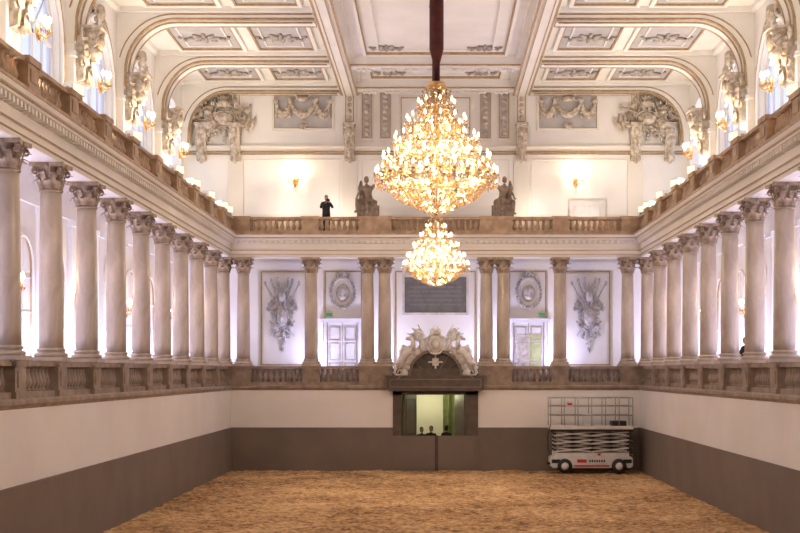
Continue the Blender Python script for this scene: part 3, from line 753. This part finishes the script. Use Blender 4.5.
# ------------------------------------------------------------------ floodlights
def flood_mesh():
    mb=MB(); mb.box(-.2,.2,-.13,.13,.08,.36,0); mb.box(-.17,.17,-.15,-.13,.11,.33,1); mb.box(-.24,-.21,-.04,.04,0,.26,2); mb.box(.21,.24,-.04,.04,0,.26,2); mb.box(-.24,.24,-.05,.05,0,.02,2)
    for k in range(5): mb.box(-.16+.07*k,-.14+.07*k,.13,.18,.1,.34,0)
    return mb.mesh('floodlight',[M_liftw,M_lens,M_steel])
FL=flood_mesh()
for s in(-1,1):
    for i,y in enumerate(ys):
        if i%2==1 or y>45:
            inst('floodlight',FL,(s*9.05,y+.9 if y<54 else y-.9,11.125),-s*pi/2+s*.45,(1.1,1.1,1.1))
        if i%2==0:
            o=light('AREA','ceiling_uplight',(s*9.75,y,10.75),255,WARM2,size=.5); aim(o,(s*6.5,y,17.9))
for x in(-6.9,-4.3,4.3,6.9):
    o=light('AREA','back_uplight',(x,56.3,11.0),35,WARM2,size=.3); aim(o,(x,57.4,15))
mb=MB(); mb.box(-.16,.16,-.16,.16,.62,.74,0); mb.tube([(0,0,0),(0,0,.62)],.03,6,0); mb.lathe([(.2,0),(.2,.03)],12,(0,0,0),0); mb.box(-.2,-.16,-.03,.03,.55,.8,0); mb.box(.16,.2,-.03,.03,.55,.8,0)
UP=mb.mesh('uplight',[M_steel])
for s in(-1,1):
    for i,(a,b) in enumerate(zip(ys[:-1],ys[1:])):
        if i<5: continue
        inst('uplight',UP,(s*10.75,(a+b)/2,3.645))
        o=light('AREA','gallery_uplight',(s*10.75,(a+b)/2,4.46),115,VIO,size=.3); aim(o,(s*11.5,(a+b)/2,8.0))
for x in(-10.4,-5.5,-2.6,2.6,5.5,10.4):
    inst('uplight',UP,(x,56.3,3.645))
    o=light('AREA','gallery_uplight',(x,56.3,4.46),88,VIO,size=.3); aim(o,(x,57.5,8.6))
for s in(-1,1):
    o=light('AREA','column_uplight',(s*2.62,56.0,4.6),35,VIO,size=.25); aim(o,(s*2.62,55.6,9))
light('POINT','vestibule_lamp',(-.3,58.9,3.1),50,(1,.92,.52),shadow_soft_size=.1)
light('POINT','vestibule_lamp',(.3,57.2,3.2),14,(.95,1,.6),shadow_soft_size=.1)

# ------------------------------------------------------------------ people
def figure(name,J,R,mats,pal,headrot=(0,0,0),loc=(0,0,0),rz=0,scale=1.0):
    names=list(J.keys()); idx={n:i for i,n in enumerate(names)}
    E=[('pelvis','spine'),('spine','chest'),('chest','neck'),('neck','headb'),
       ('chest','shL'),('shL','elL'),('elL','wrL'),('chest','shR'),('shR','elR'),('elR','wrR'),
       ('pelvis','hipL'),('hipL','knL'),('knL','anL'),('anL','toL'),('pelvis','hipR'),('hipR','knR'),('knR','anR'),('anR','toR')]
    me=bpy.data.meshes.new('tmp'); me.from_pydata([J[n] for n in names],[(idx[a],idx[b]) for a,b in E],[])
    ob=bpy.data.objects.new('tmp',me); COL.objects.link(ob)
    sk=ob.modifiers.new('s','SKIN'); sk.use_smooth_shade=True
    sd=ob.modifiers.new('d','SUBSURF'); sd.levels=2
    for i,n in enumerate(names):
        k=n[:-1] if n[-1] in 'LR' else n
        r=R[k]; me.skin_vertices[0].data[i].radius=r if isinstance(r,tuple) else (r,r)
        me.skin_vertices[0].data[i].use_root=(n=='pelvis')
    dg=bpy.context.evaluated_depsgraph_get(); dg.update()
    m2=bpy.data.meshes.new_from_object(ob.evaluated_get(dg)); bpy.data.objects.remove(ob)
    m2.name='body'; m2.materials.clear()
    for mm in mats: m2.materials.append(mm)
    jl=[(n,Vector(J[n])) for n in names]
    for p in m2.polygons:
        c=p.center; p.use_smooth=True
        n=min(jl,key=lambda q:(q[1]-c).length)[0]
        p.material_index=pal.get(n.rstrip('LR') if n[-1] in'LR' else n,0)
    root=bpy.data.objects.new(name,None); COL.objects.link(root); root.location=loc; root.rotation_euler=(0,0,rz); root.scale=(scale,)*3
    b=bpy.data.objects.new('body',m2); COL.objects.link(b); b.parent=root
    mb=MB(); sk_i=pal.get('skin',2); h_i=pal.get('hair',3)
    H=Vector(J['headb'])+Vector((0,0,.11))
    Rm=Matrix.Translation(H)@Matrix.Rotation(headrot[2],4,'Z')@Matrix.Rotation(headrot[0],4,'X')
    mb.ell((0,0,.02),(.075,.095,.11),sk_i,16,12,M=Rm); mb.ell((0,-.03,-.05),(.055,.065,.065),sk_i,12,8,M=Rm)
    mb.ell((0,-.1,-.005),(.012,.02,.025),sk_i,8,6,M=Rm); mb.ell((0,-.088,-.055),(.025,.01,.008),sk_i,8,4,M=Rm)
    for s in(-1,1):
        mb.ell((s*.076,.005,0),(.012,.022,.032),sk_i,8,6,M=Rm); mb.ell((s*.03,-.088,.02),(.012,.008,.008),h_i,8,4,M=Rm); mb.ell((s*.03,-.09,.042),(.02,.008,.005),h_i,6,4,M=Rm)
    mb.ell((0,.02,.05),(.083,.095,.095),h_i,16,10,M=Rm); mb.ell((0,.05,-.01),(.078,.06,.09),h_i,12,8,M=Rm)
    for sd_ in'LR':
        wv=Vector(J['wr'+sd_]); ev=Vector(J['el'+sd_]); d=(wv-ev).normalized()
        q=d.to_track_quat('Z','X').to_matrix().to_4x4(); T=Matrix.Translation(wv)@q
        mb.ell((0,0,.045),(.017,.042,.055),sk_i,10,8,M=T)
        for k,(yy,L) in enumerate(((-.03,.065),(-.01,.078),(.01,.072),(.03,.055))):
            mb.tube([(0,yy,.08),(.008,yy*1.1,.08+L*.5),(.03,yy*1.1,.08+L*.9)],[.0095,.009,.007],6,sk_i,True,T)
        mb.tube([(0,-.035,.03),(.015,-.06,.06),(.025,-.06,.09)],[.012,.01,.008],6,sk_i,True,T)
    mb.obj('head_and_hands',mats,(0,0,0),root)
    return root
R0={'pelvis':(.15,.11),'spine':(.135,.1),'chest':(.16,.11),'neck':.06,'headb':.05,'sh':.07,'el':.045,'wr':.03,'hip':.1,'kn':.06,'an':.045,'to':.04}
stand={'pelvis':(0,0,.95),'spine':(0,0,1.12),'chest':(0,0,1.33),'neck':(0,0,1.49),'headb':(0,-.01,1.56),
 'shL':(.19,0,1.42),'elL':(.25,.02,1.13),'wrL':(.24,-.08,.88),'shR':(-.19,0,1.42),'elR':(-.25,.02,1.13),'wrR':(-.24,-.08,.88),
 'hipL':(.1,0,.88),'knL':(.11,-.02,.5),'anL':(.11,.03,.09),'toL':(.13,-.15,.04),'hipR':(-.1,0,.88),'knR':(-.11,-.02,.5),'anR':(-.11,.03,.09),'toR':(-.13,-.15,.04)}
M_cl=mat('black_clothing',(.012,.012,.014),(.02,.02,.024),.8,8,3); M_cl2=mat('dark_trousers',(.02,.02,.03),None,.8); M_skin=mat('skin',(.45,.26,.18),None,.5); M_hair=mat('dark_hair',(.02,.014,.01),None,.6)
pal={'hip':1,'kn':1,'an':1,'to':1,'pelvis':1,'headb':2,'skin':2,'hair':3}
mats=[M_cl,M_cl2,M_skin,M_hair]
R1=dict(R0); R1.update({'chest':(.2,.14),'sh':.085,'el':.06,'spine':(.17,.13)})
cam=dict(stand); cam.update({'elL':(.27,-.14,1.22),'wrL':(.08,-.3,1.42),'elR':(-.28,-.12,1.2),'wrR':(-.1,-.28,1.4),'headb':(0,-.04,1.55)})
ph=figure('person_photographing',cam,R1,mats,pal,loc=(-4.86,55.6,10.37),rz=.3)
mb=MB(); mb.box(-.075,.075,-.04,.04,-.05,.05,0); mb.lathe([(.035,0),(.04,.04),(.038,.1)],12,(0,0,0),0,M=Matrix.Rotation(pi/2,4,'X')); mb.box(-.025,.025,-.03,.03,.05,.075,0)
mb.obj('camera_body',[M_black],(0,-.36,1.52),ph)
lean=dict(stand); lean.update({'elL':(.27,-.1,1.15),'wrL':(.2,-.32,1.05),'elR':(-.27,-.1,1.15),'wrR':(-.2,-.32,1.05)})
figure('person_standing',lean,R1,mats,pal,loc=(9.95,40.05,3.65),rz=-1.3)
for i,(x,y,r) in enumerate(((-.62,56.3,.3),(-.2,56.6,-.4),(.5,56.4,2.6))):
    figure('person_standing',stand if i!=1 else lean,R1,mats,pal,loc=(x,y,-.02),rz=r,scale=1.02+.02*i)
M_stat=mat('statue_stone',(.15,.105,.07),(.30,.22,.15),.6,6,4,.2,20)
for s in(-1,1):
    st={'pelvis':(0,.1,.55),'spine':(0,.1,.75),'chest':(s*.03,.05,1.0),'neck':(s*.04,.03,1.17),'headb':(s*.05,.0,1.24),
     'shL':(.21,.05,1.08),'elL':(.36,-.05,.85),'wrL':(.3,-.25,.68),'shR':(-.21,.05,1.08),'elR':(-.38,0,1.2) if s>0 else (-.36,-.05,.85),'wrR':(-.34,-.05,1.45) if s>0 else (-.3,-.25,.68),
     'hipL':(.13,.02,.52),'knL':(.2,-.4,.55),'anL':(.2,-.36,.12),'toL':(.22,-.5,.06),'hipR':(-.13,.02,.52),'knR':(-.24,-.36,.6),'anR':(-.28,-.28,.2),'toR':(-.3,-.42,.14)}
    if s<0: st.update({'elL':(.38,0,1.2),'wrL':(.34,-.05,1.45)})
    r=figure('statue_seated_figure',st,R0,[M_stat]*4,pal,loc=(s*3.0,54.98,11.13),rz=s*.5,scale=1.2)
    mb=MB(); mb.box(-.35,.35,-.15,.28,0,.42,0); mb.ell((.0,.1,.5),(.36,.25,.2),0,12,8,jit=.08); mb.ell((s*.28,.1,.5),(.16,.16,.36),0,12,8,jit=.1)
    mb.tube([(s*.25,.15,.7),(s*.36,.1,1.1),(s*.3,.05,1.35)],[.14,.1,.03],8,0)
    mb.obj('rockwork_and_drapery',[M_stat],(0,0,0),r)

# ------------------------------------------------------------------ scissor lift
mb=MB(); L=1.75
mb.prism([(-L,.3),(-L+.1,.22),(L-.1,.22),(L,.3),(L,.62),(L-.08,.7),(-L+.08,.7),(-L,.62)],'y',-.55,.55,0)
mb.box(-L+.15,L-.15,-.5,.5,.7,.86,0)
for x in(-1.15,1.15):
    for y in(-.58,.58):
        T=Matrix.Translation((x,y,.3))@Matrix.Rotation(pi/2,4,'X')
        mb.lathe([(.1,-.13),(.27,-.13),(.31,-.09),(.31,.09),(.27,.13),(.1,.13)],22,(0,0,0),1,M=T)
        mb.lathe([(.05,-.15),(.16,-.14),(.16,.14),(.05,.15)],14,(0,0,0),0,M=T)
mb.box(-.75,.75,-.565,-.55,.27,.34,3); mb.box(-.62,-.22,-.565,-.55,.44,.58,3)
for k in range(7): mb.box(-.1+.1*k,-.04+.1*k,-.565,-.55,.46,.56,1)
mb.box(.25,.38,-.565,-.55,.74,.84,3)
mb.box(-L+.05,-L+.4,-.57,-.55,.42,.58,1); mb.box(L-.4,L-.05,-.57,-.55,.42,.58,1)
for yy in(-.4,.4):
    for lv in range(5):
        z0=.9+lv*.17
        for q in(-1,1):
            for e_ in(-.8,.8):
                M_=Matrix.Translation((e_,yy+q*.04,z0+.08))@Matrix.Rotation(q*.1,4,'Y')
                mb.box(-.8,.8,-.025,.025,-.03,.03,2 if lv%2 else 0,M_)
        for xx in(-1.55,0,1.55): mb.tube([(xx,yy-.08,z0+.08),(xx,yy+.08,z0+.08)],.045,8,1)
mb.box(-1.3,1.3,-.3,.3,.9,1.7,1)
for lv in range(6):
    for xx in(-1.5,0,1.5): mb.tube([(xx,-.42,.88+lv*.16),(xx,.42,.88+lv*.16)],.03,6,2)
mb.tube([(-.9,0,.95),(.7,0,1.55)],[.07,.05],10,2)
mb.box(-L,L,-.55,.55,1.76,1.88,1); mb.box(-L-.02,L+.02,-.57,.57,1.86,2.0,0)
for yy in(-.55,.55):
    for z in(2.45,2.85,3.2): mb.tube([(-L,yy,z),(L,yy,z)],.025,6,2)
    for i in range(7): xx=-L+2*L*i/6; mb.tube([(xx,yy,1.95),(xx,yy,3.2)],.022,6,2)
for xx in(-L,L):
    for z in(2.45,2.85,3.2): mb.tube([(xx,-.55,z),(xx,.55,z)],.025,6,2)
mb.box(-1.1,-.8,-.68,-.5,2.8,3.05,0); mb.box(-1.05,-.85,-.7,-.68,2.88,2.98,3)
mb.box(-.3,.1,-.2,.2,2.0,2.5,0); mb.box(.9,1.5,-.4,.4,2.0,2.2,1)
mb.tube([(-L,-.5,2.05),(-L-.12,-.5,1.6),(-L-.1,-.5,.9)],.02,6,1)
mb.box(-L-.12,-L,-.4,.4,.35,.42,1)
for k in range(4): mb.box(L,L+.03,-.4,.4,.75+.28*k,.79+.28*k,2)
mb.obj('scissor_lift',[M_liftw,M_black,M_steel,M_redp],(6.65,53.75,.0))

# ------------------------------------------------------------------ world & camera
w=bpy.data.worlds.new('world'); S.world=w; w.use_nodes=True
bg=w.node_tree.nodes['Background']; bg.inputs[0].default_value=(.74,.78,1,1); bg.inputs[1].default_value=1.3
cd=bpy.data.cameras.new('cam'); co=bpy.data.objects.new('cam',cd); COL.objects.link(co)
co.location=(0,0,4.3); co.rotation_euler=(pi/2,0,0)
cd.sensor_width=36; cd.lens=1250/800*36; cd.shift_x=-35.5/800; cd.shift_y=105.5/800
cd.clip_end=300
S.camera=co
S.view_settings.view_transform='Standard'
S.view_settings.exposure=0.06
